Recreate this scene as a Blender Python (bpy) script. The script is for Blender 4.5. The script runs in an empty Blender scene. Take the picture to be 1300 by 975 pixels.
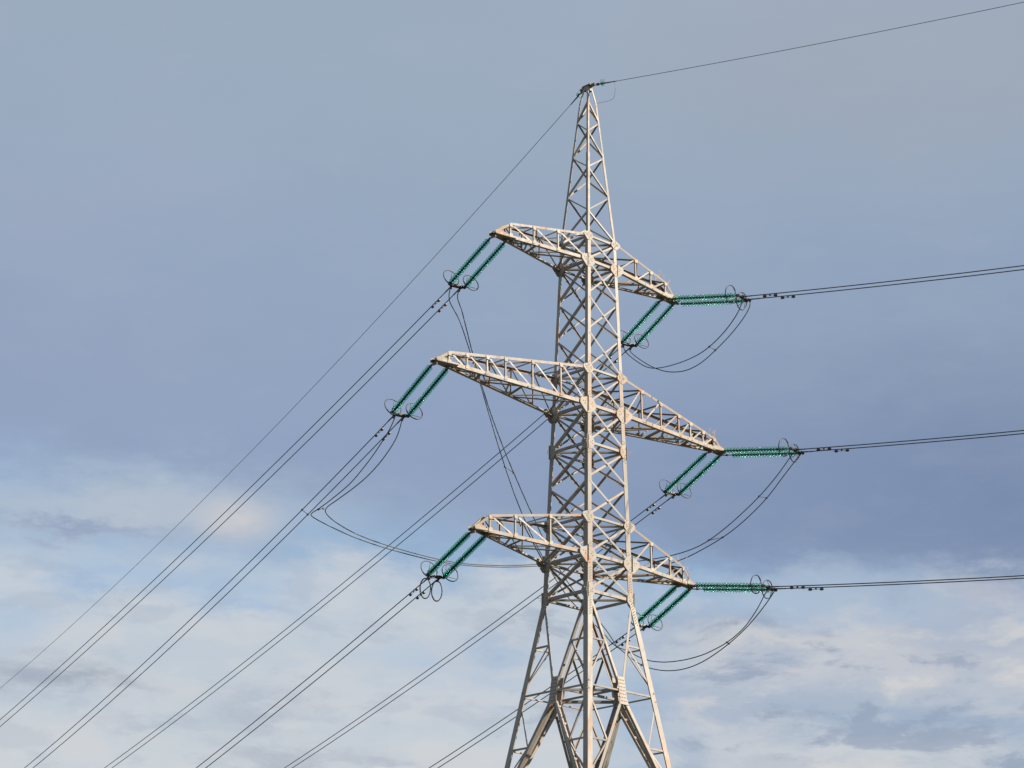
import bpy, math, random
from mathutils import Vector, Matrix
random.seed(7)
S = bpy.context.scene
COL = S.collection
PI = math.pi
R = math.radians

# ------------------------------------------------------------------ camera
cd = bpy.data.cameras.new('camera')
cam = bpy.data.objects.new('camera', cd); COL.objects.link(cam)
S.camera = cam
cd.sensor_fit = 'HORIZONTAL'; cd.sensor_width = 36.0
cd.lens = 36.0 * 2953.7 / 1300.0
cd.clip_start = 0.5; cd.clip_end = 6000
_r = Vector((0.73006, -0.68330, 0.01084)); _u = Vector((-0.23508, -0.23621, 0.94284)); _f = Vector((0.64168, 0.69088, 0.33308))
cam.matrix_world = Matrix(((_r.x, _u.x, -_f.x, -62.562), (_r.y, _u.y, -_f.y, -62.846), (_r.z, _u.z, -_f.z, 1.635), (0, 0, 0, 1)))

S.render.engine = 'CYCLES'
S.view_settings.view_transform = 'Standard'
S.view_settings.look = 'None'
S.view_settings.gamma = 1.0
S.view_settings.exposure = 1.0
S.view_settings.use_curve_mapping = False

# ------------------------------------------------------------------ sun
SUN_AZ = -60.0      # degrees from +X, direction TOWARDS the sun
SUN_EL = 35.0
sd = bpy.data.lights.new('sun', 'SUN'); sd.energy = 5.0; sd.angle = R(0.55); sd.color = (1.0, 0.87, 0.70)
sun = bpy.data.objects.new('sun', sd); COL.objects.link(sun)
sv = Vector((math.cos(R(SUN_AZ)) * math.cos(R(SUN_EL)), math.sin(R(SUN_AZ)) * math.cos(R(SUN_EL)), math.sin(R(SUN_EL))))
sun.rotation_euler = sv.to_track_quat('Z', 'Y').to_euler()
sun.location = (20, -60, 60)

# ------------------------------------------------------------------ sky
W = bpy.data.worlds.new('World'); S.world = W; W.use_nodes = True
nt = W.node_tree; nt.nodes.clear()
def N(t, **kw):
    n = nt.nodes.new(t)
    for k, v in kw.items(): setattr(n, k, v)
    return n
def inp(sock, v):
    if isinstance(v, (int, float)): sock.default_value = v
    elif isinstance(v, (tuple, list)): sock.default_value = tuple(v) if len(v) == len(sock.default_value) else tuple(v) + (1,)
    else: nt.links.new(v, sock)
def M(op, a, b=0.0, c=0.0, clamp=False):
    n = N('ShaderNodeMath', operation=op); n.use_clamp = clamp
    inp(n.inputs[0], a); inp(n.inputs[1], b)
    if op in ('MULTIPLY_ADD',): inp(n.inputs[2], c)
    return n.outputs[0]
def add(a, b): return M('ADD', a, b)
def mul(a, b): return M('MULTIPLY', a, b)
def sub(a, b): return M('SUBTRACT', a, b)
def smooth(x, lo, hi, o0=0.0, o1=1.0):
    n = N('ShaderNodeMapRange', interpolation_type='SMOOTHSTEP')
    inp(n.inputs[0], x); inp(n.inputs[1], lo); inp(n.inputs[2], hi); inp(n.inputs[3], o0); inp(n.inputs[4], o1)
    return n.outputs[0]
def mix(f, a, b):
    n = N('ShaderNodeMix', data_type='RGBA'); inp(n.inputs[0], f); inp(n.inputs[6], a); inp(n.inputs[7], b)
    return n.outputs[2]
def s2l(c):
    return tuple(((x / 255) / 12.92 if x / 255 < .04045 else ((x / 255 + .055) / 1.055) ** 2.4) for x in c) + (1,)
tc = N('ShaderNodeTexCoord')
sp = N('ShaderNodeSeparateXYZ'); nt.links.new(tc.outputs['Generated'], sp.inputs[0])
# turn the direction so that azimuth zero lies over the tower, then azimuth / elevation in degrees
A0 = R(47.115)
ex = add(mul(sp.outputs[0], math.cos(A0)), mul(sp.outputs[1], math.sin(A0)))
ey = add(mul(sp.outputs[0], math.sin(A0)), mul(sp.outputs[1], -math.cos(A0)))
U = mul(M('ARCTAN2', ey, ex), 180 / PI)                 # + = further right (west)
V = mul(M('ARCSINE', sp.outputs[2]), 180 / PI)          # elevation
def noise(su, sv_, detail=5, rough=.55, seed=0.0, dist=0.0, uu=None, vv=None):
    c = N('ShaderNodeCombineXYZ'); inp(c.inputs[0], mul(uu or U, su)); inp(c.inputs[1], mul(vv or V, sv_)); inp(c.inputs[2], seed)
    n = N('ShaderNodeTexNoise'); nt.links.new(c.outputs[0], n.inputs['Vector'])
    n.inputs['Scale'].default_value = 1; n.inputs['Detail'].default_value = detail; n.inputs['Roughness'].default_value = rough
    n.inputs['Distortion'].default_value = dist
    return n.outputs[0]
def px(x, y):   # sky position (azimuth, elevation) noted in degrees from pixel notes of the photograph
    a = (x - 650) / 2953.7; b = -(y - 487.5) / 2953.7
    d = _f + _r * a + _u * b; d.normalize()
    az = math.atan2(d.y, d.x)
    return -math.degrees(az - A0), math.degrees(math.asin(d.z))
wu = add(U, mul(sub(noise(.30, .60, 6, .62, 3.1), .5), 3.6))
wv = add(V, mul(sub(noise(.42, 1.0, 7, .66, 9.7), .5), 2.4))
def blob(x, y, rx, ry, soft=1.0, warp=True):
    cu, cv = px(x, y)
    du = mul(sub(wu if warp else U, cu), 51.5 / rx); dv = mul(sub(wv if warp else V, cv), 51.5 / ry)
    q = add(mul(du, du), mul(dv, dv))
    return M('EXPONENT', mul(q, -soft))
sky = N('ShaderNodeTexSky', sky_type='NISHITA'); sky.sun_disc = False
sky.sun_elevation = R(SUN_EL); sky.sun_rotation = R(90 - SUN_AZ); sky.altitude = 100
sky.air_density = 1.0; sky.dust_density = 1.2; sky.ozone_density = 1.0
sk = N('ShaderNodeMix', data_type='RGBA', blend_type='MULTIPLY'); sk.inputs[0].default_value = 1
nt.links.new(sky.outputs[0], sk.inputs[6]); sk.inputs[7].default_value = (.11, .11, .11, 1)
clear = mix(.68, sk.outputs[2], s2l((158, 188, 220)))
# the grey deck of cloud: colour by elevation, then large soft lobes
v1 = smooth(V, 12.5, 20.5); v2 = smooth(V, 19.0, 28.5)
deck = mix(v1, s2l((146, 164, 194)), s2l((146, 165, 192)))
deck = mix(v2, deck, s2l((155, 171, 190)))
deck = mix(mul(blob(1330, 600, 440, 190, .9), .95), deck, s2l((117, 135, 167)))
deck = mix(mul(blob(1000, 640, 330, 130, .9), .60), deck, s2l((128, 147, 179)))
deck = mix(mul(blob(1180, 60, 420, 130, .9), .75), deck, s2l((159, 168, 182)))
deck = mix(mul(blob(30, 430, 420, 160, .9), .55), deck, s2l((146, 160, 190)))
deck = mix(mul(blob(560, 90, 240, 120, .9), .35), deck, s2l((156, 174, 192)))
deck = mix(mul(blob(420, 560, 300, 70, .9), .45), deck, s2l((140, 158, 192)))
big = noise(.10, .22, 4, .5, 21.3)
deck = mix(smooth(big, .40, .75, 0, .30), deck, s2l((164, 176, 196)))
fine = noise(.55, 1.3, 6, .6, 5.5)
deck = mix(smooth(fine, .45, .75, 0, .10), deck, s2l((172, 180, 196)))
# edge of the deck: it ends lower on the right than on the left
edge = add(15.75, mul(U, -.115))
e_in = sub(wv, edge)
cov = smooth(e_in, -1.0, .85)
col = mix(cov, clear, deck)
# pale haze cloud towards the horizon, open blue left between
low = noise(.20, .42, 8, .56, 40.2, .3)
lowm = mul(smooth(add(wv, mul(sub(low, .5), 4.0)), 15.4, 13.9), smooth(U, 3.5, 1.0, .35, 1.0))
pale = mix(smooth(noise(.35, .9, 7, .6, 12.9), .40, .62), s2l((194, 204, 214)), s2l((205, 209, 214)))
pale = mix(smooth(V, 11.6, 10.0, 0, .45), pale, s2l((214, 216, 216)))
col = mix(mul(lowm, .93), col, pale)
# blue openings
for b, k in ((blob(170, 725, 200, 28, 1.0), .6), (blob(310, 765, 80, 22, 1.0), .65), (blob(20, 785, 60, 28), .4), (blob(620, 850, 120, 30), .35)):
    col = mix(mul(b, k), col, s2l((156, 186, 218)))
# pale bank with a pinkish tip at the left
bank = mul(blob(150, 648, 230, 42, .8), smooth(noise(.6, 1.0, 7, .62, 77.7), .18, .45))
col = mix(mul(bank, .95), col, s2l((180, 191, 205)))
col = mix(mul(blob(300, 658, 46, 26, 1.0, False), smooth(noise(.9, 1.4, 7, .65, 17.7), .25, .50, .45, .95)), col, s2l((204, 203, 206)))
# darker wisps
wn = smooth(noise(.7, 2.2, 7, .64, 55.5), .28, .52)
for b, k, c in ((blob(90, 672, 110, 10), .75, (146, 159, 187)), (blob(40, 850, 85, 26), .8, (160, 170, 186)), (blob(120, 868, 60, 14), .9, (160, 170, 186)),
                (blob(320, 905, 60, 20), .7, (172, 182, 196)), (blob(370, 955, 90, 16), .7, (172, 180, 194)), (blob(210, 928, 70, 9), .6, (174, 184, 198)),
                (blob(640, 815, 60, 30), .5, (160, 178, 205)), (blob(480, 970, 60, 9), .6, (170, 180, 196))):
    col = mix(mul(mul(b, k), wn), col, s2l(c))
# right side: stacked soft bands under the deck
rn = noise(.24, .62, 8, .56, 31.4, .4)
rmask = mul(smooth(U, 2.5, 5.5), smooth(add(wv, mul(sub(rn, .5), 2.6)), 14.1, 12.8))
col = mix(mul(rmask, .9), col, mix(smooth(rn, .38, .60), s2l((160, 176, 198)), s2l((194, 199, 208))))
for b, k, c in ((blob(1010, 895, 190, 34), .75, (160, 177, 199)), (blob(1240, 800, 150, 60), .55, (176, 184, 200)), (blob(990, 815, 160, 24), .8, (205, 206, 209)),
                (blob(1180, 845, 110, 20), .45, (203, 203, 208)), (blob(900, 925, 90, 15), .5, (200, 206, 213)), (blob(1260, 745, 60, 18), .5, (192, 192, 202)),
                (blob(1100, 955, 240, 22), .7, (206, 211, 214)), (blob(1000, 968, 60, 9), .6, (178, 184, 198))):
    col = mix(mul(b, k), col, s2l(c))
# sun-facing edges and shaded bases inside the low cloud
def relief(su, sv_, seed, du, dv):
    a = noise(su, sv_, 8, .60, seed, .25)
    b = noise(su, sv_, 8, .60, seed, .3, add(U, du), add(V, dv))
    return sub(a, b)
rl = relief(.30, .70, 61.3, .70, .50)
lown = M('MAXIMUM', mul(lowm, 1.0), M('MAXIMUM', rmask, bank))
rightw = smooth(U, -2.0, 4.0, .25, .9)
col = mix(mul(mul(smooth(rl, .02, .17), .85), mul(lown, rightw)), col, s2l((210, 210, 210)))
col = mix(mul(mul(smooth(rl, -.02, -.15), .75), mul(lown, rightw)), col, s2l((144, 159, 183)))
bg = N('ShaderNodeBackground'); nt.links.new(col, bg.inputs[0]); bg.inputs[1].default_value = 0.502
out = N('ShaderNodeOutputWorld'); nt.links.new(bg.outputs[0], out.inputs[0])

# ------------------------------------------------------------------ materials
def mat(name, color, rough=.6, metal=0.0, vary=None, rust=0.0, rustcol=(.30, .13, .05), scale=1.5, trans=0.0, ior=1.5, spec=.5, island=False):
    m = bpy.data.materials.new(name); m.use_nodes = True
    t = m.node_tree; b = t.nodes['Principled BSDF']
    b.inputs['Roughness'].default_value = rough; b.inputs['Metallic'].default_value = metal
    b.inputs['Transmission Weight'].default_value = trans; b.inputs['IOR'].default_value = ior
    b.inputs['Specular IOR Level'].default_value = spec
    b.inputs['Base Color'].default_value = color + (1,)
    if vary or rust:
        tcn = t.nodes.new('ShaderNodeTexCoord')
        def nz(sc, det, ro, mp=(1, 1, 1)):
            mm = t.nodes.new('ShaderNodeMapping'); mm.inputs['Scale'].default_value = mp
            t.links.new(tcn.outputs['Object'], mm.inputs[0])
            n = t.nodes.new('ShaderNodeTexNoise'); n.inputs['Scale'].default_value = sc; n.inputs['Detail'].default_value = det; n.inputs['Roughness'].default_value = ro
            t.links.new(mm.outputs[0], n.inputs['Vector']); return n.outputs[0]
        def ramp(x, lo, hi, a, c):
            r = t.nodes.new('ShaderNodeMapRange'); t.links.new(x, r.inputs[0])
            for i, v in ((1, lo), (2, hi), (3, a), (4, c)): r.inputs[i].default_value = v
            return r.outputs[0]
        def mx(f, a, c):
            r = t.nodes.new('ShaderNodeMix'); r.data_type = 'RGBA'; t.links.new(f, r.inputs[0])
            for i, v in ((6, a), (7, c)):
                if isinstance(v, tuple): r.inputs[i].default_value = v + (1,)
                else: t.links.new(v, r.inputs[i])
            return r.outputs[2]
        c = color
        if vary: c = mx(ramp(nz(scale, 6, .65), .3, .7, 0, 1), color, vary); 
        if island:
            gi = t.nodes.new('ShaderNodeNewGeometry'); sc_ = t.nodes.new('ShaderNodeMix'); sc_.data_type = 'RGBA'; sc_.blend_type = 'MULTIPLY'; sc_.inputs[0].default_value = 1
            t.links.new(c, sc_.inputs[6])
            t.links.new(mx(ramp(gi.outputs['Random Per Island'], 0, 1, 0, 1), (1.08, 1.06, 1.03), (.66, .64, .62)), sc_.inputs[7]); c = sc_.outputs[2]
        if rust:
            c = mx(ramp(nz(scale * 2.3, 8, .7, (1, 1, .35)), .60 - .1 * rust, .74 - .1 * rust, 0, min(1, .45 + .5 * rust)), c, rustcol)
            c = mx(ramp(nz(scale * .45, 4, .6), .60 - .1 * rust, .80, 0, .45 * min(1, rust)), c, (.36, .22, .12))
        t.links.new(c, b.inputs['Base Color'])
        t.links.new(ramp(nz(scale * 3, 4, .6), .3, .7, rough - .1, rough + .12), b.inputs['Roughness'])
    return m
STEEL = mat('painted_steel', (.345, .334, .312), .55, 0, (.262, .254, .24), .7, scale=1.1, island=True)
STEEL_ARM = mat('painted_steel_rusty', (.35, .338, .312), .55, 0, (.257, .245, .225), .9, scale=1.3, island=True)
STEEL_DARK = mat('weathered_steel_dark', (.17, .145, .125), .7, 0, (.09, .08, .075), .6, scale=3)
BOLT = mat('bolt_steel', (.26, .20, .15), .6, .2)
HW = mat('dark_hardware_steel', (.045, .045, .05), .5, .5, (.09, .085, .08), 0, scale=6)
RING = mat('ring_steel', (.045, .05, .06), .45, .6)
WIRE = mat('aluminium_cable_weathered', (.04, .045, .052), .6, .2, (.06, .065, .072), 0, scale=.6)
WIRE2 = mat('earth_wire_steel', (.16, .165, .18), .6, .3)
GLASS = mat('green_glass', (.27, .66, .52), .16, 0, trans=.96, ior=1.25)
CAP = mat('insulator_cap', (.008, .045, .032), .5, .4)
CONC = mat('concrete', (.42, .41, .38), .85, 0, (.33, .32, .30), 0, scale=4)
SPIKE = mat('dry_twig_spike', (.50, .32, .17), .7)
GRASS = mat('grass_ground', (.028, .040, .016), .9, 0, (.050, .045, .026), 0, scale=.35)

# ------------------------------------------------------------------ mesh helper
class MB:
    def __init__(s): s.v = []; s.f = []; s.m = []; s.sm = []
    def loft(s, rings, mi=0, caps=True, closed=True, smooth=False):
        n = len(rings[0]); b = len(s.v)
        for r in rings: s.v += [tuple(p) for p in r]
        for k in range(len(rings) - 1):
            for i in range(n if closed else n - 1):
                j = (i + 1) % n
                s.f.append((b + k * n + i, b + k * n + j, b + (k + 1) * n + j, b + (k + 1) * n + i)); s.m.append(mi); s.sm.append(smooth)
        if caps:
            s.f.append(tuple(b + i for i in range(n))[::-1]); s.m.append(mi); s.sm.append(False)
            e = b + (len(rings) - 1) * n
            s.f.append(tuple(e + i for i in range(n))); s.m.append(mi); s.sm.append(False)
    def angle(s, p0, p1, n, size=.09, t=.010, flip=1, off=0.0, mi=0, size2=None, low=None):
        p0 = Vector(p0); p1 = Vector(p1); a = (p1 - p0).normalized(); n = Vector(n)
        n = (n - a * n.dot(a)).normalized(); b = a.cross(n) * flip
        if low is not None and (b.z > 0) != low: b = -b
        z = size2 or size
        pts = [(0, 0), (size, 0), (size, -t), (t, -t), (t, -z), (0, -z)]
        rr = []
        for p in (p0, p1): rr.append([p + b * (x - size / 2) + n * (y + off) for x, y in pts])
        s.loft(rr, mi)
    def box(s, c, hx, hy, hz, mi=0):   # hx, hy, hz: half vectors
        c = Vector(c); hx = Vector(hx); hy = Vector(hy); hz = Vector(hz)
        q = lambda k: [c + hx * x + hy * y + hz * k for x, y in ((-1, -1), (1, -1), (1, 1), (-1, 1))]
        s.loft([q(-1), q(1)], mi)
    def plate(s, c, ex, ey, outline, t, mi=0):
        c = Vector(c); ex = Vector(ex).normalized(); ey = Vector(ey).normalized(); n = ex.cross(ey).normalized()
        s.loft([[c + ex * x + ey * y + n * k for x, y in outline] for k in (-t / 2, t / 2)], mi)
    def tube(s, pts, r, seg=6, mi=0, smooth=True, closed=False, caps=True):
        pts = [Vector(p) for p in pts]; n = len(pts); rr = []; up = None
        for i, p in enumerate(pts):
            if closed: d = (pts[(i + 1) % n] - pts[i - 1]).normalized()
            else: d = (pts[min(i + 1, n - 1)] - pts[max(i - 1, 0)]).normalized()
            if up is None: up = d.orthogonal().normalized()
            up = (up - d * up.dot(d)).normalized(); w = d.cross(up)
            rad = r[i] if isinstance(r, (list, tuple)) else r
            rr.append([p + (up * math.cos(2 * PI * k / seg) + w * math.sin(2 * PI * k / seg)) * rad for k in range(seg)])
        if closed: rr.append(rr[0]); caps = False
        s.loft(rr, mi, caps, True, smooth)
    def bolt(s, p, n, r=.020, h=.018, mi=1):
        p = Vector(p); n = Vector(n).normalized(); a = n.orthogonal().normalized(); b = n.cross(a)
        q = lambda k: [p + (a * math.cos(PI * i / 3) + b * math.sin(PI * i / 3)) * r + n * k for i in range(6)]
        s.loft([q(0), q(h)], mi)
    def build(s, name, mats, parent=None):
        me = bpy.data.meshes.new(name); me.from_pydata(s.v, [], s.f)
        if not isinstance(mats, (list, tuple)): mats = [mats]
        for m in mats: me.materials.append(m)
        me.polygons.foreach_set('material_index', [min(x, len(mats) - 1) for x in s.m])
        me.polygons.foreach_set('use_smooth', s.sm)
        me.update()
        import bmesh
        bm = bmesh.new(); bm.from_mesh(me); bmesh.ops.recalc_face_normals(bm, faces=bm.faces); bm.to_mesh(me); bm.free()
        o = bpy.data.objects.new(name, me); COL.objects.link(o)
        if parent is not None: o.parent = parent
        return o
def tag(o, label=None, cat=None, group=None, kind=None):
    if label: o['label'] = label
    if cat: o['category'] = cat
    if group: o['group'] = group
    if kind: o['kind'] = kind
    return o
def empty(name, loc=(0, 0, 0)):
    o = bpy.data.objects.new(name, None); COL.objects.link(o); o.location = loc; o.empty_display_size = .3
    return o
def lerp(a, b, t): return Vector(a) * (1 - t) + Vector(b) * t

# ------------------------------------------------------------------ ground
g = MB()
n = 40; ext = 3000
xs = [(-1 + 2 * i / n) for i in range(n + 1)]
xs = [math.copysign(abs(x) ** 2.0, x) * ext for x in xs]
def gz(x, y):
    d = math.hypot(x, y)
    return -0.02 + (math.sin(x * .011) * math.cos(y * .013) * .8 - .2) * min(1, max(0, (d - 120) / 400))
g.v = [(x, y, gz(x, y)) for y in xs for x in xs]
for j in range(n):
    for i in range(n):
        a = j * (n + 1) + i; g.f.append((a, a + 1, a + n + 2, a + n + 1)); g.m.append(0); g.sm.append(True)
tag(g.build('ground', GRASS), 'grassy open ground under the pylon', kind='structure')

# ------------------------------------------------------------------ tower
Z0 = 24.0
ZP = 20.16                     # centre plates of the splayed base
Z3B, Z3T, Z2L, Z2B, Z2T, Z1B, Z1T = 25.47, 26.996, 30.067, 31.666, 33.215, 37.959, 39.048
ZQ = 45.5; ZTOP = 46.35
W0, W1 = 1.25, .844
SPL = .1531
def hw(z):
    if z >= Z1T:
        w = hw(Z1T - 1e-6); return w + (.262 - w) * (z - Z1T) / (ZQ - Z1T) - max(0, z - ZQ) * .10
    if z >= Z0: return W0 + (W1 - W0) * (z - Z0) / (Z1B - Z0)
    return W0 + SPL * (Z0 - z)
CS = {'F': (-1, -1), 'L': (-1, 1), 'R': (1, -1), 'B': (1, 1)}
def P(c, z, ins=0.0):
    w = hw(z) - ins; return Vector((CS[c][0] * w, CS[c][1] * w, z))
FACES = [('F', 'R', (0, -1, 0)), ('L', 'F', (-1, 0, 0)), ('B', 'L', (0, 1, 0)), ('R', 'B', (1, 0, 0))]
def legsize(z):
    if z >= Z1T: return .125
    if z >= Z2T: return .165
    if z >= Z3T: return .20
    return .25
tower = tag(empty('transmission_tower'), 'tall cream painted steel lattice pylon with six crossarms and pointed peak', 'pylon')

for c, (sx, sy) in CS.items():
    mb = MB()
    def sec(z, s, t):
        w = hw(z); x, y = sx * w, sy * w
        return [(x - sx * a, y - sy * b, z) for a, b in ((0, 0), (s, 0), (s, t), (t, t), (t, s), (0, s))]
    spans = [(-.05, Z0, .25, .022), (Z0, Z3T, .25, .022), (Z3T, Z2T, .20, .018), (Z2T, Z1T, .165, .015), (Z1T, 43.0, .115, .012), (43.0, ZQ, .085, .010), (ZQ, ZTOP - .12, .075, .010)]
    for z0, z1, s_, t_ in spans:
        mb.loft([sec(z0, s_, t_), sec(z1, s_, t_)], 0)
    # rows of bolt heads on the two outer flanges, denser at the splices
    def bolts(z0, z1, step, s_):
        z = z0
        while z < z1:
            w = hw(z)
            for k in (.32, .68):
                zz = z + (step / 2 if k > .5 else 0)
                mb.bolt((sx * w - sx * s_ * k, sy * w, zz), (0, sy, 0)); mb.bolt((sx * w, sy * w - sy * s_ * k, zz), (sx, 0, 0))
            z += step
    for a, b_, st, s_ in ((Z3B - .1, Z3B + .45, .12, .25), (23.0, 24.9, .11, .25), (Z2L - .45, Z2L + .5, .12, .20), (Z2B - .1, Z2B + .6, .12, .20), (Z1B - .25, Z1B + .3, .12, .165), (Z2T - .25, Z2T + .25, .12, .165), (Z3T - .3, Z3T + .3, .12, .2), (14.8, 16.4, .14, .25)):
        bolts(a, b_, st, s_)
    leg = mb.build('leg', [STEEL, BOLT], tower)
    # gusset plates at the nodes of this leg
    OUT = [(-.42, .02), (-.26, .24), (.06, .30), (.34, .20), (.50, .14), (.52, -.06), (.16, -.40), (-.10, -.40), (-.40, -.16)]
    SYM = [(-.34, .10), (-.20, .30), (.10, .34), (.13, .34), (.13, -.34), (-.18, -.32), (-.34, -.12)]
    for z, k, kind in ((Z1B, .80, 'arm'), (Z2B, .95, 'arm'), (Z3B, .95, 'arm'), (Z1T, .55, 'arm'), (Z2T, .60, 'arm'), (Z3T, .66, 'arm'), (Z2L, .85, 'sym'), (Z0, .85, 'sym')):
        w = hw(z); mb = MB(); ol = OUT if kind == 'arm' else SYM
        ol = [(x * k, y * k) for x, y in ol]
        inx = .05
        # plate in the face that carries on into the crossarm (normal along Y)
        pc = Vector((sx * (w - inx), sy * (w + .014), z))
        mb.plate(pc, (sx, 0, 0), (0, 0, 1), ol, .014)
        for bx_, by_ in ((-.22, .08), (-.22, -.06), (-.12, .0), (.0, .14), (.0, -.14), (.06, .0), (.2, .06), (.2, -.05), (.32, .06), (-.05, -.24), (.02, .22)):
            mb.bolt(pc + Vector((sx * bx_ * k, sy * .007, by_ * k)), (0, sy, 0), .019)
        pc = Vector((sx * (w + .014), sy * (w - inx), z))
        so = [(x * k, y * k) for x, y in SYM]
        mb.plate(pc, (0, sy, 0), (0, 0, 1), so, .014)
        for bx_, by_ in ((-.22, .08), (-.22, -.06), (-.12, .0), (.0, .14), (.0, -.14), (.06, .0)):
            mb.bolt(pc + Vector((sx * .007, sy * bx_ * k, by_ * k)), (sx, 0, 0), .019)
        mb.build('gusset_plate', [STEEL, BOLT], leg)

# X bracing in every panel of the four faces
panels = [(Z0, Z3B), (Z3B, Z3T), (Z3T, 28.56), (28.56, Z2L), (Z2L, Z2B), (Z2B, Z2T), (Z2T, 34.86), (34.86, 36.43), (36.43, Z1B), (Z1B, Z1T)]
for a, b, nrm in FACES:
    n = Vector(nrm)
    for z0, z1 in panels:
        ls = legsize((z0 + z1) / 2); ins = ls * .5
        g0, g1 = .09, .09
        def E_(c, z):
            q = P(c, z); other = P(b if c == a else a, z); return q + (other - q).normalized() * ins
        size = .095 if z1 <= Z2B + .1 else .082
        mb = MB()
        # outer diagonal falls from a-top to b-bottom, inner one the other way
        xf = nrm[0] != 0                      # the two faces crossed by the line carry the heavier diagonals
        sz = size * (1.12 if xf else .92)
        mb.angle(E_(b, z1 - g1), E_(a, z0 + g0), n, sz * (.8 if xf else 1), .010, 1, .010 if xf else -.026, low=xf, size2=sz * (1.25 if xf else .8))
        mb.angle(E_(a, z1 - g1), E_(b, z0 + g0), n, sz * (.8 if xf else 1), .010, 1, -.026 if xf else .010, low=xf, size2=sz * (1.25 if xf else .8))
        m = lerp((E_(a, z1) + E_(b, z0)) / 2, (E_(b, z1) + E_(a, z0)) / 2, .5)
        mb.bolt(m + n * .012, n, .02)
        mb.build('cross_brace', [STEEL, BOLT], tower)
# horizontal rings with plan bracing
for z, s_ in ((Z0, .12), (Z3B, .12), (Z3T, .09), (Z2L, .10), (Z2B, .12), (Z2T, .09), (Z1B, .11), (Z1T, .085)):
    mb = MB(); ls = legsize(z) * .6
    for a, b, nrm in FACES:
        p, q = P(a, z), P(b, z); d = (q - p).normalized()
        mb.angle(p + d * ls, q - d * ls, nrm, s_, .012, 1, -.03, low=True)
    mb.angle(P('L', z - .03, .12), P('R', z - .03, .12), (0, 0, -1), s_ * 1.2, .012, 1, size2=.06)
    if z not in (Z1T, Z2T, Z3T):
        mb.angle(P('F', z - .06, .12), P('B', z - .06, .12), (0, 0, -1), s_ * 1.2, .012, 1, size2=.06)
    mb.build('horizontal_frame', STEEL, tower)
# peak: zigzag lacing, staggered from face to face
AZ = [45.51, 44.01, 42.27, 40.21]; BZ = [44.60, 42.98, 41.17, 39.12]
for a, b, nrm in FACES:
    mb = MB(); n = Vector(nrm)
    sa = nrm[1] != 0                      # faces normal to Y start on a at the A nodes
    for i in range(4):
        ca, cb = (a, b)
        pa = P(ca if sa else cb, AZ[i], .0); pb = P(cb if sa else ca, BZ[i], .0)
        # on faces normal to X the A nodes sit on the other leg
        d = (pb - pa).normalized()
        mb.angle(pa + d * .05, pb - d * .05, n, .066, .008, 1, .008, low=True)
        if i < 3:
            pn = P(ca if sa else cb, AZ[i + 1], .0); d = (pn - pb).normalized()
            mb.angle(pb + d * .05, pn - d * .05, n, .056, .008, -1, -.02, low=False)
    mb.build('peak_lacing', STEEL, tower)
mb = MB()
w = hw(ZTOP - .2) + .02
for sx, sy in ((0, -1), (0, 1), (-1, 0), (1, 0)):
    nn = Vector((sx, sy, 0)); tt = Vector((-sy, sx, 0))
    mb.box(Vector((0, 0, ZTOP - .16)) + nn * (w - .03), tt * (w - .03), nn * .006, (0, 0, .09))
mb.box((0, 0, ZTOP - .02), (.13, 0, 0), (0, .24, 0), (0, 0, .03), 1)
mb.box((0, .30, ZTOP - .06), (.05, 0, 0), (0, .14, 0), (0, 0, .05), 1); mb.box((0, -.30, ZTOP - .05), (.05, 0, 0), (0, .14, 0), (0, 0, .05), 1)
mb.build('peak_cap', [STEEL, STEEL_DARK], tower)

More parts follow.
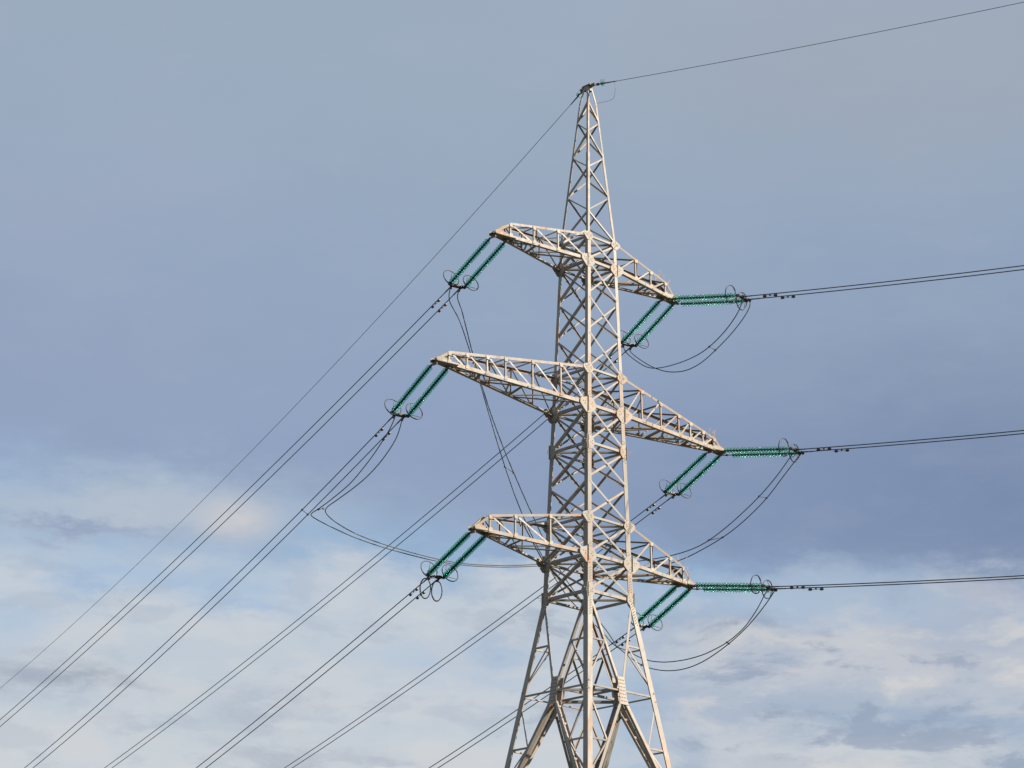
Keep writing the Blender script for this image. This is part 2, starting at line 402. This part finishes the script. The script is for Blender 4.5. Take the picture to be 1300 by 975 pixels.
# splayed base: V from the waist to a plate in the middle of each face, inverted V down to the legs, twice
def base_panel(ztop, zc, zbot, big, small):
    for a, b, nrm in FACES:
        n = Vector(nrm); mb = MB()
        A1, B1, A2, B2 = P(a, ztop), P(b, ztop), P(a, zbot), P(b, zbot)
        Cc = (P(a, zc) + P(b, zc)) / 2; t = (B1 - A1).normalized(); up = ((A1 + B1) / 2 - (A2 + B2) / 2).normalized()
        inn = -n
        for q, sgn in ((A1, -1), (B1, 1)):
            top = q + Vector((0, 0, -.15)); bot = Cc + t * sgn * .13 + up * .40
            mb.angle(top - t * sgn * .10, bot, n, big, .014, sgn, 0.0)
        for q, sgn in ((A2, -1), (B2, 1)):
            lo = q - t * sgn * .10; hi = Cc + t * sgn * .11 - up * .40
            mb.angle(hi, lo, n, big * 1.25, .016, -sgn, 0.0)
            mb.angle(hi + inn * .27, lo + inn * .25, inn, big * 1.05, .014, sgn, 0.0)
            L_ = (lo - hi).length; k = max(3, int(L_ / .9))
            for i in range(k + 1):
                u0 = .06 + .88 * i / k; c0 = hi.lerp(lo, u0)
                mb.box(c0 + inn * .135, t * .010, inn * .12, up * .04)
        fb = mb.build('base_brace', STEEL, tower)
        # plates, one each side
        pm = MB()
        ol = [(-.19, .55), (.19, .55), (.19, -.30), (.26, -.56), (-.26, -.56), (-.19, -.30)]
        pm.plate(Cc + n * .014, t, up, ol, .016); pm.plate(Cc - n * .29, t, up, [(x * .9, y * .95) for x, y in ol], .016)
        for i in range(7):
            for x in (-.13, -.045, .045, .13):
                pm.bolt(Cc + n * .022 + t * x + up * (-.42 + i * .14), n, .022)
        pm.build('centre_plate', [STEEL, BOLT], fb)
        # light redundants
        rm = MB()
        zm = (ztop + zc) / 2 - .03; zn = zc - (zc - zbot) * .46
        for cq, sgn in ((a, -1), (b, 1)):
            top = (A1 if sgn < 0 else B1); botm = Cc + t * sgn * .13 + up * .40
            V_ = lambda z: top.lerp(botm, (top.z - z) / (top.z - botm.z))
            lowp = (A2 if sgn < 0 else B2); him = Cc + t * sgn * .11 - up * .40
            I_ = lambda z: him.lerp(lowp, (him.z - z) / (him.z - lowp.z))
            for p_, q_ in ((P(cq, zm), V_(zm)), (V_(zm), P(cq, zc + .12)), (P(cq, zc), Cc + t * sgn * .2), (P(cq, zc - .15), I_(zn)), (P(cq, zn), I_(zn)), (I_(zn), P(cq, (zn + zbot) / 2 - .3))):
                rm.angle(p_, q_, n, small, .008, sgn, -.02)
        rm.build('redundant_bracing', STEEL, fb)
base_panel(Z0, ZP, 15.6, .105, .065)
base_panel(15.6, 9.4, .9, .18, .10)
for z in (ZP, 9.4):
    mb = MB()
    cc = [(P(a, z) + P(b, z)) / 2 - Vector(nrm) * .2 for a, b, nrm in FACES]
    for i in range(4):
        mb.angle(cc[i], cc[(i + 1) % 4], (0, 0, -1), .11, .012, 1)
    mb.angle(cc[0] + Vector((0, 0, .04)), cc[2] + Vector((0, 0, .04)), (0, 0, -1), .09, .012, 1)
    mb.angle(cc[1] + Vector((0, 0, .09)), cc[3] + Vector((0, 0, .09)), (0, 0, -1), .09, .012, 1)
    mb.build('diamond_frame', STEEL, tower)
mb = MB()
for a, b, nrm in FACES:
    mb.angle(P(a, 15.6), P(b, 15.6), nrm, .12, .012, 1, -.03)
mb.build('horizontal_frame', STEEL, tower)
for c, (sx, sy) in CS.items():
    mb = MB(); w = hw(0); x, y = sx * w, sy * w
    q = lambda s_, z: [(x + a * s_, y + b * s_, z) for a, b in ((-1, -1), (1, -1), (1, 1), (-1, 1))]
    mb.loft([q(.75, -.4), q(.75, .10), q(.42, .32), q(.42, .40)], 0)
    mb.build('concrete_footing', CONC, tower)

# ------------------------------------------------------------------ crossarms (built towards -X, turned half round for +X)
arms = [(1, Z1B, Z1T, 5.30, 5.15, .07, (.32, .58, .83), .55, (.5, .80), 'top'),
        (2, Z2B, Z2T, 8.22, 7.95, .25, (.18, .37, .55, .67, .80, .915), .43, (.38, .66, .86), 'middle'),
        (3, Z3B, Z3T, 6.13, 5.93, .24, (.33, .64, .86), .60, (.52, .82), 'bottom')]
TIPS = {}
for ti, zb, zt, al, ar, dz, posts, he, bots, word in arms:
    for side in (-1, 1):
        a = al if side < 0 else ar
        def X(x, y, z): return Vector((side * x, side * y, z)) if False else (Vector((-x, -y, z)) if side > 0 else Vector((x, y, z)))
        # local frame: arm towards -X, F side y<0, L side y>0; rotated 180 deg for the other side
        wb, wt = hw(zb), hw(zt); zt_ = zb + dz
        tipz = zt_
        def bc(sy, t):   # bottom chord
            return Vector((-(wb + (a - wb) * t), sy * (wb * (1 - t) + .07 * t), zb + (tipz - zb) * t))
        te = posts[-1]
        def tcd(sy, t):
            u = t / te
            e = bc(sy, te); e = Vector((e.x, e.y, e.z + he)); s0 = Vector((-wt, sy * wt, zt))
            p = s0.lerp(e, u); p.x = bc(sy, t).x if t > 0.01 else s0.x; return p
        mb = MB()
        cs = .135 if ti != 2 else .15
        for sy in (-1, 1):
            nrm = X(0, sy, 0)
            mb.angle(X(*bc(sy, 0)), X(*bc(sy, 1)), nrm, cs, .012, -sy, .03, low=True)
            mb.angle(X(*tcd(sy, 0)), X(*tcd(sy, te)), nrm, cs * .72, .010, sy, .03)
            mb.angle(X(*tcd(sy, te)), X(*(bc(sy, .985) + Vector((0, 0, .05)))), nrm, cs * .72, .010, sy, .03)
        rot_n = lambda v: X(*v)
        arm = mb.build('crossarm', STEEL_ARM, tower)
        tag(arm, word + (' left' if side < 0 else ' right') + ' crossarm of the pylon')
        # side faces
        for sy in (-1, 1):
            mb = MB(); nrm = X(0, sy, 0)
            ts = (0,) + posts
            for k in range(1, len(ts)):
                t0, t1 = ts[k - 1], ts[k]
                mb.angle(X(*bc(sy, t1)), X(*tcd(sy, t1)), nrm, .062, .008, 1, .0)
                mb.angle(X(*bc(sy, t0 + .01)), X(*tcd(sy, t1 - .01)), nrm, .066, .008, -1, -.01)
            for t in posts:
                c0 = X(*tcd(sy, t)); mb.plate(c0 + nrm * .032 - Vector((0, 0, .03)), nrm.cross(Vector((0, 0, 1))), (0, 0, 1), [(-.10, .05), (.10, .05), (.07, -.10), (-.07, -.10)], .010)
                c0 = X(*bc(sy, t)); mb.plate(c0 + nrm * .036 + Vector((0, 0, .03)), nrm.cross(Vector((0, 0, 1))), (0, 0, 1), [(-.12, -.06), (.12, -.06), (.07, .11), (-.07, .11)], .010)
            mb.build('side_lacing', STEEL_ARM, arm)
        # top and bottom faces
        mb = MB(); ts = (0,) + posts
        for k in range(1, len(ts)):
            t0, t1 = ts[k - 1], ts[k]
            mb.angle(X(*tcd(-1, t1)), X(*tcd(1, t1)), (0, 0, 1), .055, .008, 1, -.01)
            s0 = -1 if k % 2 else 1
            mb.angle(X(*tcd(s0, t0 + .02)), X(*tcd(-s0, t1 - .02)), (0, 0, 1), .055, .008, 1, -.02)
        mb.build('top_lacing', STEEL_ARM, arm)
        mb = MB(); ts = (0,) + bots
        for k in range(1, len(ts)):
            t0, t1 = ts[k - 1], ts[k]
            mb.angle(X(*bc(-1, t1 + .05)), X(*bc(1, t1)), (0, 0, -1), .14, .010, 1, .03, size2=.05)
            mb.angle(X(*bc(-1, t0 + .02)), X(*bc(1, t1 - .02)), (0, 0, -1), .15, .010, 1, .04, size2=.06)
            mb.angle(X(*bc(1, t0 + .03)), X(*bc(-1, (t0 + t1) / 2)), (0, 0, -1), .055, .008, 1, .02)
            mb.angle(X(*bc(-1, (t0 + t1) / 2)), X(*bc(1, t1 - .01)), (0, 0, -1), .055, .008, 1, .02)
        mb.build('bottom_lacing', STEEL_ARM, arm)
        # end plates and hanger beam
        mb = MB(); T0 = Vector((-a, 0, tipz))
        mb.plate(X(*(T0 + Vector((.42, 0, -.05)))), (1, 0, 0), (0, 1, 0), [(-.55, -.10), (-.40, -.16), (.55, -.30), (.62, 0), (.55, .30), (-.40, .16), (-.55, .10)], .025)
        for sy in (-1, 1):
            mb.plate(X(*(T0 + Vector((.35, sy * .13, .02)))), X(1, -sy * .13, 0), (0, 0, 1), [(-.40, -.08), (.45, -.08), (.45, .10), (-.1, .16), (-.40, .05)], .014, 1)
        for dx in (0.02, .68):
            mb.box(X(*(T0 + Vector((dx, 0, -.12)))), (.02, 0, 0), (0, .13, 0), (0, 0, .09))
            mb.box(X(*(T0 + Vector((dx, 0, -.06)))), (.06, 0, 0), (0, .20, 0), (0, 0, .02))
        mb.build('hanger_plate', [STEEL_DARK, STEEL_ARM], arm)
        # thin bird guard needles near the end
        TIPS[ti, side] = X(*T0)
        if side < 0: continue
        mb = MB()
        for k in range(18):
            t = random.uniform(te - .10, .97); b0 = X(*(bc(random.choice((-1, 1)), t) + Vector((0, 0, he * (1 if t < te else .5)))))
            d = Vector((random.uniform(-.22, .22), random.uniform(-.22, .22), random.uniform(.28, .50)))
            mb.tube([b0, b0 + d], .0045, 4)
        mb.build('bird_needles', SPIKE, arm)
        TIPS[ti, side] = X(*T0)

# ------------------------------------------------------------------ insulators
def lathe(mb, prof, seg=16, mi=0, smooth=True):
    rr = [[(x, r * math.cos(2 * PI * k / seg), r * math.sin(2 * PI * k / seg)) for k in range(seg)] for x, r in prof]
    mb.loft(rr, mi, True, True, smooth)
PITCH = .146
dm = MB()
lathe(dm, [(-.002, .034), (.004, .053), (.058, .056), (.074, .046)], 10, 1)             # metal cap
lathe(dm, [(.045, .048), (.052, .085), (.066, .116), (.084, .127), (.090, .125), (.080, .104), (.072, .070), (.070, .044)], 18, 0)
lathe(dm, [(.070, .024), (PITCH + .002, .024)], 8, 1)                                    # pin
disc_proto = None
ND = 21
def insulator_set(name, T, E, lead, label):
    T = Vector(T); E = Vector(E); ax = (E - T); L = ax.length; ax.normalize()
    nd = ND if L - ND * PITCH > .25 else ND - 1
    if lead > .13 and L < 3.5 and L - lead - ND * PITCH < .14: nd = ND - 1
    across = Vector((ax.y, -ax.x, 0)).normalized()
    if across.x < 0: across = -across
    up = across.cross(ax)
    if up.z < 0: up = -up
    root = empty(name)
    # axes: x along the string, y across, z up (keep the frame right handed)
    zz = ax.cross(across)
    root.matrix_world = Matrix(((ax.x, across.x, zz.x, T.x), (ax.y, across.y, zz.y, T.y), (ax.z, across.z, zz.z, T.z), (0, 0, 0, 1)))
    s = 1 if zz.z > 0 else -1
    tag(root, label, 'insulator', 'twin green glass insulator strings at the crossarm ends')
    global disc_proto
    for k in (-1, 1):
        y = k * .35; st = MB()
        # shackles and links at the tower end
        st.tube([(-.02, y, 0), (lead * .5, y, 0)], .022, 6); st.box((lead * .5, y, 0), (.05, 0, 0), (0, .03, 0), (0, 0, .035)); st.tube([(lead * .45, y, 0), (lead, y, 0)], .018, 6)
        e = lead + nd * PITCH
        st.tube([(lead - .02, y, 0), (e + .02, y, 0)], .015, 6)
        st.tube([(e, y, 0), (L - .14, y, 0)], .02, 6); st.box((e + .04, y, 0), (.04, 0, 0), (0, .025, 0), (0, 0, .03))
        so = st.build('insulator_string', HW, root)
        for i in range(nd):
            if disc_proto is None: disc_proto = dm.build('glass_disc', [GLASS, CAP], so); d = disc_proto
            else: d = disc_proto.copy(); COL.objects.link(d); d.parent = so
            d.location = (lead + i * PITCH, y, 0)
    ym = MB()
    ym.plate((L - .09, 0, 0), (1, 0, 0), (0, 1, 0), [(-.09, -.42), (-.03, -.44), (.13, -.26), (.13, .26), (-.03, .44), (-.09, .42), (-.06, 0)], .03)
    ym.box((L - .10, 0, 0), (.035, 0, 0), (0, .40, 0), (0, 0, .04))
    for k in (-1, 1): ym.box((L + .02, k * .22, 0), (.07, 0, 0), (0, .02, 0), (0, 0, .05)); ym.box((L - .12, k * .36, 0), (.07, 0, 0), (0, .045, 0), (0, 0, .05))
    ym.build('yoke_plate', HW, root)
    for k in (-1, 1):
        rm = MB(); cx, cy, cz, rr = L - .42, k * .47, s * .04, .37
        pts = [(cx + .03 * math.cos(t_), cy + rr * math.cos(t_), cz + rr * math.sin(t_)) for t_ in [2 * PI * i / 28 for i in range(28)]]
        rm.tube(pts, .022, 6, closed=True)
        rm.tube([(cx, cy + k * rr * .75, cz - s * rr * .66), (L - .20, k * .40, 0)], .010, 5)
        rm.tube([(cx, cy - k * rr * .3, cz + s * rr * .95), (L - .18, k * .38, 0)], .010, 5)
        rm.tube([(cx, cy - k * rr * .64, cz - s * rr * .77), (L - .16, k * .30, 0)], .010, 5)
        rm.build('grading_ring', RING, root)
    return root
PH = {  # side, tier, side: top of strings, end of strings, azimuth, slope, sag constant of the conductors
    ('L', 1, -1): ((-4.378, 3.221, 36.884), 78.37, .222, 700), ('L', 2, -1): ((-7.18, 3.254, 30.682), 76.87, .226, 450), ('L', 3, -1): ((-5.176, 3.229, 24.554), 77.87, .210, 700),
    ('L', 1, 1): ((5.487, 3.067, 36.891), 79.62, .234, 700), ('L', 2, 1): ((8.352, 3.317, 30.818), 76.87, .186, 700), ('L', 3, 1): ((6.32, 3.217, 24.579), 77.62, .206, 450),
    ('R', 1, 1): ((5.568, -3.617, 37.238), -77.75, .126, 450), ('R', 2, 1): ((8.422, -3.831, 31.184), -77.75, .106, 450), ('R', 3, 1): ((6.422, -3.873, 24.987), -77.75, .110, 450)}
LV = {1: 'top', 2: 'middle', 3: 'bottom'}
def sname(s): return 'left' if s < 0 else 'right'
def cpos(key, d, o):
    E, azm, sl, k = PH[key]; a = R(azm)
    return Vector((E[0] + math.cos(a) * d + o, E[1] + math.sin(a) * d, E[2] - sl * d + d * d / (2 * k)))
def conductor(key, o, dd):
    lr, ti, sd_ = key
    E, azm, sl, k = PH[key]; span = min(2 * sl * k, 320)
    if lr == 'R': span = 95
    d = 0; pts = []
    while d < span: pts.append(cpos(key, d, o)); d += 1.0 if d < 10 else (3.0 if d < 60 else 6.0)
    mb = MB(); mb.tube(pts, .0210, 6)
    w_ = ('upper' if o < 0 else 'lower')
    way = 'running down-left' if lr == 'L' else 'running out right'
    lab = '%s wire of pair %s from the %s %s crossarm' % (w_, way, LV[ti], sname(sd_))
    co = tag(mb.build('power_line_conductor', WIRE), lab, 'power line', 'twin conductors of the power line')
    cm = MB(); cm.tube([cpos(key, .03, o), cpos(key, .45, o)], .028, 8); cm.tube([cpos(key, .45, o), cpos(key, .62, o)], [.028, .018], 8)
    cm.box(cpos(key, .08, o) + Vector((0, 0, -.05)), (.02, 0, 0), (0, .05, 0), (0, 0, .06))
    cm.build('tension_clamp', HW, co)
    p = cpos(key, dd, o); q = cpos(key, dd + .1, o); ax = (q - p).normalized(); dn = Vector((0, 0, -1))
    vm = MB(); c = p + dn * .075
    vm.tube([c - ax * .26, c + ax * .26], .008, 5); vm.box(p + dn * .035, ax * .03, Vector((.02, 0, 0)), (0, 0, .05))
    for sg in (-1, 1):
        a_ = c + ax * sg * .17; b_ = c + ax * sg * .33
        vm.tube([a_, a_ + (b_ - a_) * .2, b_ - (b_ - a_) * .2, b_], [.026, .050, .056, .032], 8)
    vm.build('vibration_damper', HW, co)
for key in PH:
    lr, ti, sd_ = key; T = TIPS[ti, sd_] + Vector((-sd_ * .35, .0, -.17)); 
    E = PH[key][0]
    T.y += .10 if lr == 'L' else -.10
    lead = (Vector(E) - T).length - .24 - ND * PITCH
    if lead < .02: lead += PITCH
    d_ = 'slanting down-left from' if lr == 'L' else 'reaching right from'
    extra = ''
    insulator_set('insulator_set', T, E, max(lead, .06), 'green glass insulator strings %s the %s %s crossarm tip' % (d_, LV[ti], sname(sd_)))
    if lr == 'L':
        conductor(key, -.22, 1.30); conductor(key, .22, 1.42)
    else:
        conductor(key, -.22, 1.35); conductor(key, .22, 1.85)

# earth wires from the peak
def earth(azm, sl, k, span, side_word, label, ilabel):
    a = R(azm); dv = Vector((math.cos(a), math.sin(a), 0)); base = Vector((0, 0, ZTOP)) + dv * .38 + Vector((0, 0, -.04))
    f = lambda d: base + dv * d + Vector((0, 0, -sl * d + d * d / (2 * k)))
    ax = (f(.6) - f(0)).normalized()
    root = tag(empty('earthwire_fitting', base), ilabel, 'insulator', 'single disc fittings of the earth wire')
    m = MB(); m.tube([(0, 0, 0), ax * .30], .026, 6); m.box(ax * .12, ax * .06, Vector((.03, .01, 0)), (0, 0, .05)); m.tube([ax * .40, ax * .50, ax * 1.05], [.03, .030, .020], 8)
    m.build('clamp', HW, root)
    d = disc_proto.copy(); COL.objects.link(d); d.parent = root; d.location = ax * .28
    d.rotation_euler = ax.to_track_quat('X', 'Z').to_euler()
    # thin arcing horns either side of the disc
    hm = MB(); hm.tube([ax * .22, ax * .24 + Vector((0, 0, .17)), ax * .32 + Vector((0, 0, .22))], .007, 5); hm.tube([ax * .46, ax * .44 + Vector((0, 0, .15)), ax * .38 + Vector((0, 0, .2))], .007, 5)
    hm.build('arcing_horn', HW, root)
    pts = []; dd = 1.0
    while dd < span: pts.append(f(dd)); dd += 1.5 if dd < 12 else 4.0
    w_ = MB(); w_.tube(pts, .013, 5)
    tag(w_.build('earth_wire', WIRE2), label, 'earth wire', 'earth wires from the pylon peak')
    return f
fl = earth(77.37, .246, 537, 260, 'left', 'single thin earth wire running down-left from the peak of the pylon', 'small green disc fitting at the left of the pylon peak')
fr = earth(-78.0, .118, 537, 95, 'right', 'single thin earth wire running up right from the peak of the pylon', 'small green disc fitting at the right of the pylon peak')

# ------------------------------------------------------------------ jumpers
def cr(pts, k=6, sm=1):
    pts = [Vector(p) for p in pts]
    for _ in range(sm): pts = [pts[0]] + [pts[i - 1] * .2 + pts[i] * .6 + pts[i + 1] * .2 for i in range(1, len(pts) - 1)] + [pts[-1]]
    q = [pts[0] * 2 - pts[1]] + pts + [pts[-1] * 2 - pts[-2]]; o = []
    for i in range(1, len(q) - 2):
        for j in range(k):
            t = j / k
            o.append(.5 * ((2 * q[i]) + (q[i + 1] - q[i - 1]) * t + (2 * q[i - 1] - 5 * q[i] + 4 * q[i + 1] - q[i + 2]) * t * t + (3 * q[i] - q[i - 1] - 3 * q[i + 1] + q[i + 2]) * t ** 3))
    return o + [pts[-1]]
def jumper(pts, label, k=6):
    mb = MB(); c = cr(pts, k); mb.tube(c, .0210, 6)
    return tag(mb.build('jumper_cable', WIRE), label, 'cable', 'slack jumper cables round the pylon'), c
def spacer(a, b, label):
    a = Vector(a); b = Vector(b); d = (b - a).normalized()
    mb = MB(); mb.tube([a, b], .014, 6)
    for p in (a, b): mb.tube([p - d * .04, p + d * .04], .034, 8); mb.box(p, (.03, 0, 0), (0, .04, 0), (0, 0, .03))
    tag(mb.build('cable_spacer', HW), label, 'spacer', 'small spacers clamped across paired cables')
def near(c, t): return c[int(t * (len(c) - 1))]
kR1 = ('R', 1, 1); kR2 = ('R', 2, 1); kR3 = ('R', 3, 1); kL11 = ('L', 1, 1); kL2 = ('L', 2, -1); kL1 = ('L', 1, -1); kL21 = ('L', 2, 1); kL31 = ('L', 3, 1); kL3 = ('L', 3, -1)
J1A = [(5.4, 3.21, 36.6), (5.4, 2.48, 35.99), (5.4, 1.82, 35.49), (5.4, 1.25, 35.31), (5.4, -0.06, 35.23), (5.4, -0.99, 35.31), (5.4, -1.72, 35.48), (5.4, -2.64, 35.95), (5.4, -3.28, 36.5), (5.4, -3.56, 36.84)]
J1B = [(5.84, 3.39, 36.8), (5.84, 2.71, 36.24), (5.84, 1.95, 35.67), (5.84, 1.19, 35.27), (5.84, 0.44, 35.07), (5.84, -0.21, 35.01), (5.84, -0.95, 35.15), (5.84, -1.64, 35.48), (5.84, -2.6, 35.97), (5.84, -3.33, 36.53)]
_, c1 = jumper([cpos(kL11, .1, -.22)] + J1A + [cpos(kR1, .08, -.22)], 'inner slack cable looping under the top right crossarm tip')
_, c2 = jumper([cpos(kL11, .1, .22)] + J1B + [(5.84, -3.72, 36.95), cpos(kR1, .08, .22)], 'outer slack cable looping under the top right crossarm tip')
spacer(min(c1, key=lambda p: (p - Vector((5.4, -1.75, 35.5))).length), min(c2, key=lambda p: (p - Vector((5.84, -1.64, 35.48))).length), 'spacer across the loop of cables under the top right crossarm')
# middle pair: tail from the middle left strings, over to the middle right crossarm
cA = cpos(kL2, 8.3, -.22); cB = cpos(kL2, 8.55, .22)
T1 = [cpos(kL2, .1, -.12), (-7.36, 3.50, 30.20), (-7.15, 4.28, 29.84), (-6.89, 5.25, 29.45), (-6.43, 6.99, 28.85), (-5.96, 8.8, 28.74), (-5.61, 10.13, 28.63)]
T2 = [cpos(kL2, .1, .25), (-6.88, 3.60, 29.95), (-6.59, 4.82, 29.42), (-6.3, 6.04, 29.05), (-6.0, 7.32, 28.89), (-5.62, 8.9, 28.76), (-5.33, 10.13, 28.72)]
J2A = [(-4.99, 11.45, 28.82), (-4.97, 11.56, 28.80), (-3.77, 11.5, 28.5), (-2.53, 11.4, 28.25), (-0.92, 11.28, 28.08), (1.77, 11.07, 27.99), (2.99, 10.98, 28.06), (5.21, 10.81, 28.33), (7.05, 10.66, 28.72), (8.89, 10.52, 29.14), cpos(kL21, 7.3, .22)]
J2B = [(-4.3, 11.35, 28.98), (-3.47, 11.44, 28.65), (-2.31, 11.33, 28.36), (-0.99, 11.21, 28.2), (1.67, 10.95, 28.05), (2.87, 10.84, 28.08), (5.05, 10.63, 28.34), (6.85, 10.46, 28.72), (8.66, 10.29, 29.14), cpos(kL21, 7.05, -.22)]
jumper(T1 + J2A, 'upper cable of slack pair drooping from middle left insulators to behind the pylon')
jumper(T2 + J2B, 'lower cable of slack pair drooping from middle left insulators to behind the pylon')
spacer(cA, cB, 'clamp joining the two conductors at left where a slack pair branches off')
spacer((-5.55, 10.2, 28.66), (-5.28, 10.2, 28.75), 'clamp across the slack cables just right of the branching clamp')
J2C = [cpos(kL21, 7.05, -.22), (9.55, 9.2, 29.0), (9.37, 7.25, 28.67), (9.16, 5.32, 28.42), (9.02, 3.96, 28.31), (8.93, 3.08, 28.29), (8.83, 2.08, 28.34), (8.76, 1.43, 28.49), (8.67, 0.57, 28.74), (8.58, -0.29, 29.06), (8.43, -1.76, 29.71), (8.34, -2.66, 30.25), (8.25, -3.45, 30.85), cpos(kR2, .06, -.22)]
J2D = [cpos(kL21, 7.3, .22), (10.0, 9.2, 28.8), (9.82, 7.21, 28.42), (9.6, 5.06, 28.16), (9.46, 3.76, 28.15), (9.32, 2.43, 28.33), (9.13, 0.71, 28.64), (9.01, -0.42, 29.08), (8.87, -1.78, 29.68), (8.78, -2.68, 30.42), (8.68, -3.56, 30.98), cpos(kR2, .06, .22)]
_, c1 = jumper(J2C, 'inner cable of the long slack loop rising to the middle right insulators')
_, c2 = jumper(J2D, 'outer cable of the long slack loop rising to the middle right insulators')
def atz(c, z, ymin=-9, ymax=9):
    return min((p for p in c if ymin < p.y < ymax), key=lambda p: abs(p.z - z))
spacer(atz(c1, 29.72, -4, 0), atz(c2, 29.72, -4, 0), 'spacer high on the slack loop at the middle right insulators')
spacer(atz(c1, 28.49, -1, 2), atz(c2, 28.62, -1, 2), 'spacer low on the slack loop beside the bottom right crossarm')
# long pair: from the top left strings down behind the body to the bottom right line
J3A = [(-4.45, 3.6, 36.6), (-4.3, 3.68, 36.35), (-4.0, 3.74, 36.10), (-3.66, 3.78, 35.9), (-3.0, 3.87, 34.66), (-2.19, 3.98, 33.28), (-1.74, 4.05, 32.33), (-0.95, 4.16, 30.78), (0.02, 4.29, 29.16), (0.63, 4.38, 28.36), (1.31, 4.48, 27.57), (1.9, 4.56, 26.98), (2.55, 4.65, 26.4), (3.13, 4.73, 25.94), (3.7, 4.81, 25.52), (4.89, 4.98, 25.02), (6.0, 5.12, 24.60)]
J3B = [(-4.0, 3.6, 36.65), (-3.75, 3.70, 36.45), (-3.6, 3.72, 36.25), (-3.47, 3.75, 36.0), (-2.92, 3.84, 34.67), (-2.17, 3.95, 33.27), (-1.66, 4.03, 32.34), (-0.69, 4.19, 30.90), (0.63, 4.39, 29.31), (1.2, 4.48, 28.65), (1.95, 4.59, 27.79), (2.73, 4.72, 26.98), (3.53, 4.84, 26.36), (4.26, 4.96, 25.89), (5.25, 5.11, 25.34), (6.45, 5.28, 24.77)]
k3a = cpos(kL31, 1.9, -.22); k3b = cpos(kL31, 2.1, .22)
_, c1 = jumper([cpos(kL1, .1, -.22)] + J3A + [k3a], 'left cable of the slack pair hanging steeply from the top left insulators behind the pylon')
_, c2 = jumper([cpos(kL1, .1, .22)] + J3B + [k3b], 'right cable of the slack pair hanging steeply from the top left insulators behind the pylon')
spacer(atz(c1, 30.15), atz(c2, 30.2), 'spacer on the steep slack pair left of the pylon body')
J3C = [k3a, (6.52, 4.61, 23.87), (6.55, 4.0, 23.38), (6.57, 3.45, 22.99), (6.57, 2.78, 22.73), (6.58, 1.91, 22.51), (6.59, 1.15, 22.46), (6.6, 0.41, 22.53), (6.6, -0.29, 22.68), (6.62, -1.44, 23.13), (6.63, -2.44, 23.67), (6.63, -3.2, 24.25), (6.64, -3.75, 24.75), cpos(kR3, .06, .22)]
J3D = [k3b, (6.93, 4.6, 23.88), (6.9, 4.05, 23.55), (6.86, 3.5, 23.30), (6.81, 3.0, 23.13), (6.74, 2.17, 22.95), (6.66, 1.27, 22.87), (6.58, 0.38, 22.86), (6.52, -0.28, 22.9), (6.41, -1.54, 23.11), (6.32, -2.55, 23.54), (6.26, -3.22, 24.11), (6.2, -3.75, 24.7), cpos(kR3, .06, -.22)]
_, c1 = jumper(J3C, 'lower slack cable looping under the bottom right crossarm and its insulators')
_, c2 = jumper(J3D, 'upper slack cable looping under the bottom right crossarm and its insulators')
spacer(atz(c1, 23.13, -3, 0), atz(c2, 23.13, -3, -1), 'spacer on the loop below the bottom right insulators')
spacer(atz(c1, 22.99, 2.6, 6), atz(c2, 23.28, 2.6, 6), 'spacer on the loop seen through the splayed right leg')
spacer(k3a, k3b, 'clamp joining cables to the line behind the splayed right leg')
# coiled spare ends under the bottom left strings
e = Vector(PH[kL3][0])
for cx, lab in ((.05, 'right hand coil of cut cable hanging at the bottom left insulators'), (-.50, 'left hand coil of cut cable hanging at the bottom left insulators')):
    mb = MB(); ps = []
    for i in range(70):
        t = i / 69 * 2 * PI * 1.9 + PI / 2; gr = 1 + .05 * i / 69
        ps.append((e.x + cx + (.14 if cx > 0 else .10) + .17 * gr * math.cos(t), e.y + .05 - .11 * math.cos(t) + .02 * i / 69, e.z - .50 + .39 * gr * math.sin(t)))
    ps = [(e.x + (.22 if cx > 0 else -.22), e.y, e.z)] + ps
    mb.tube(ps, .0210, 6)
    tag(mb.build('cable_coil', WIRE), lab, 'cable', 'coiled cut cable ends')
# little earth bond at the peak
a_ = fr(.95); b_ = P('R', 45.55)
mb = MB(); mb.tube(cr([a_, a_ + Vector((.02, -.02, -.35)), (a_ + b_) / 2 + Vector((.12, -.30, -.38)), b_ + Vector((.1, -.12, .02)), b_], 6, 0), .007, 5)
tag(mb.build('bonding_wire', WIRE2), 'thin curled bonding wire hanging right of the pylon peak', 'cable')
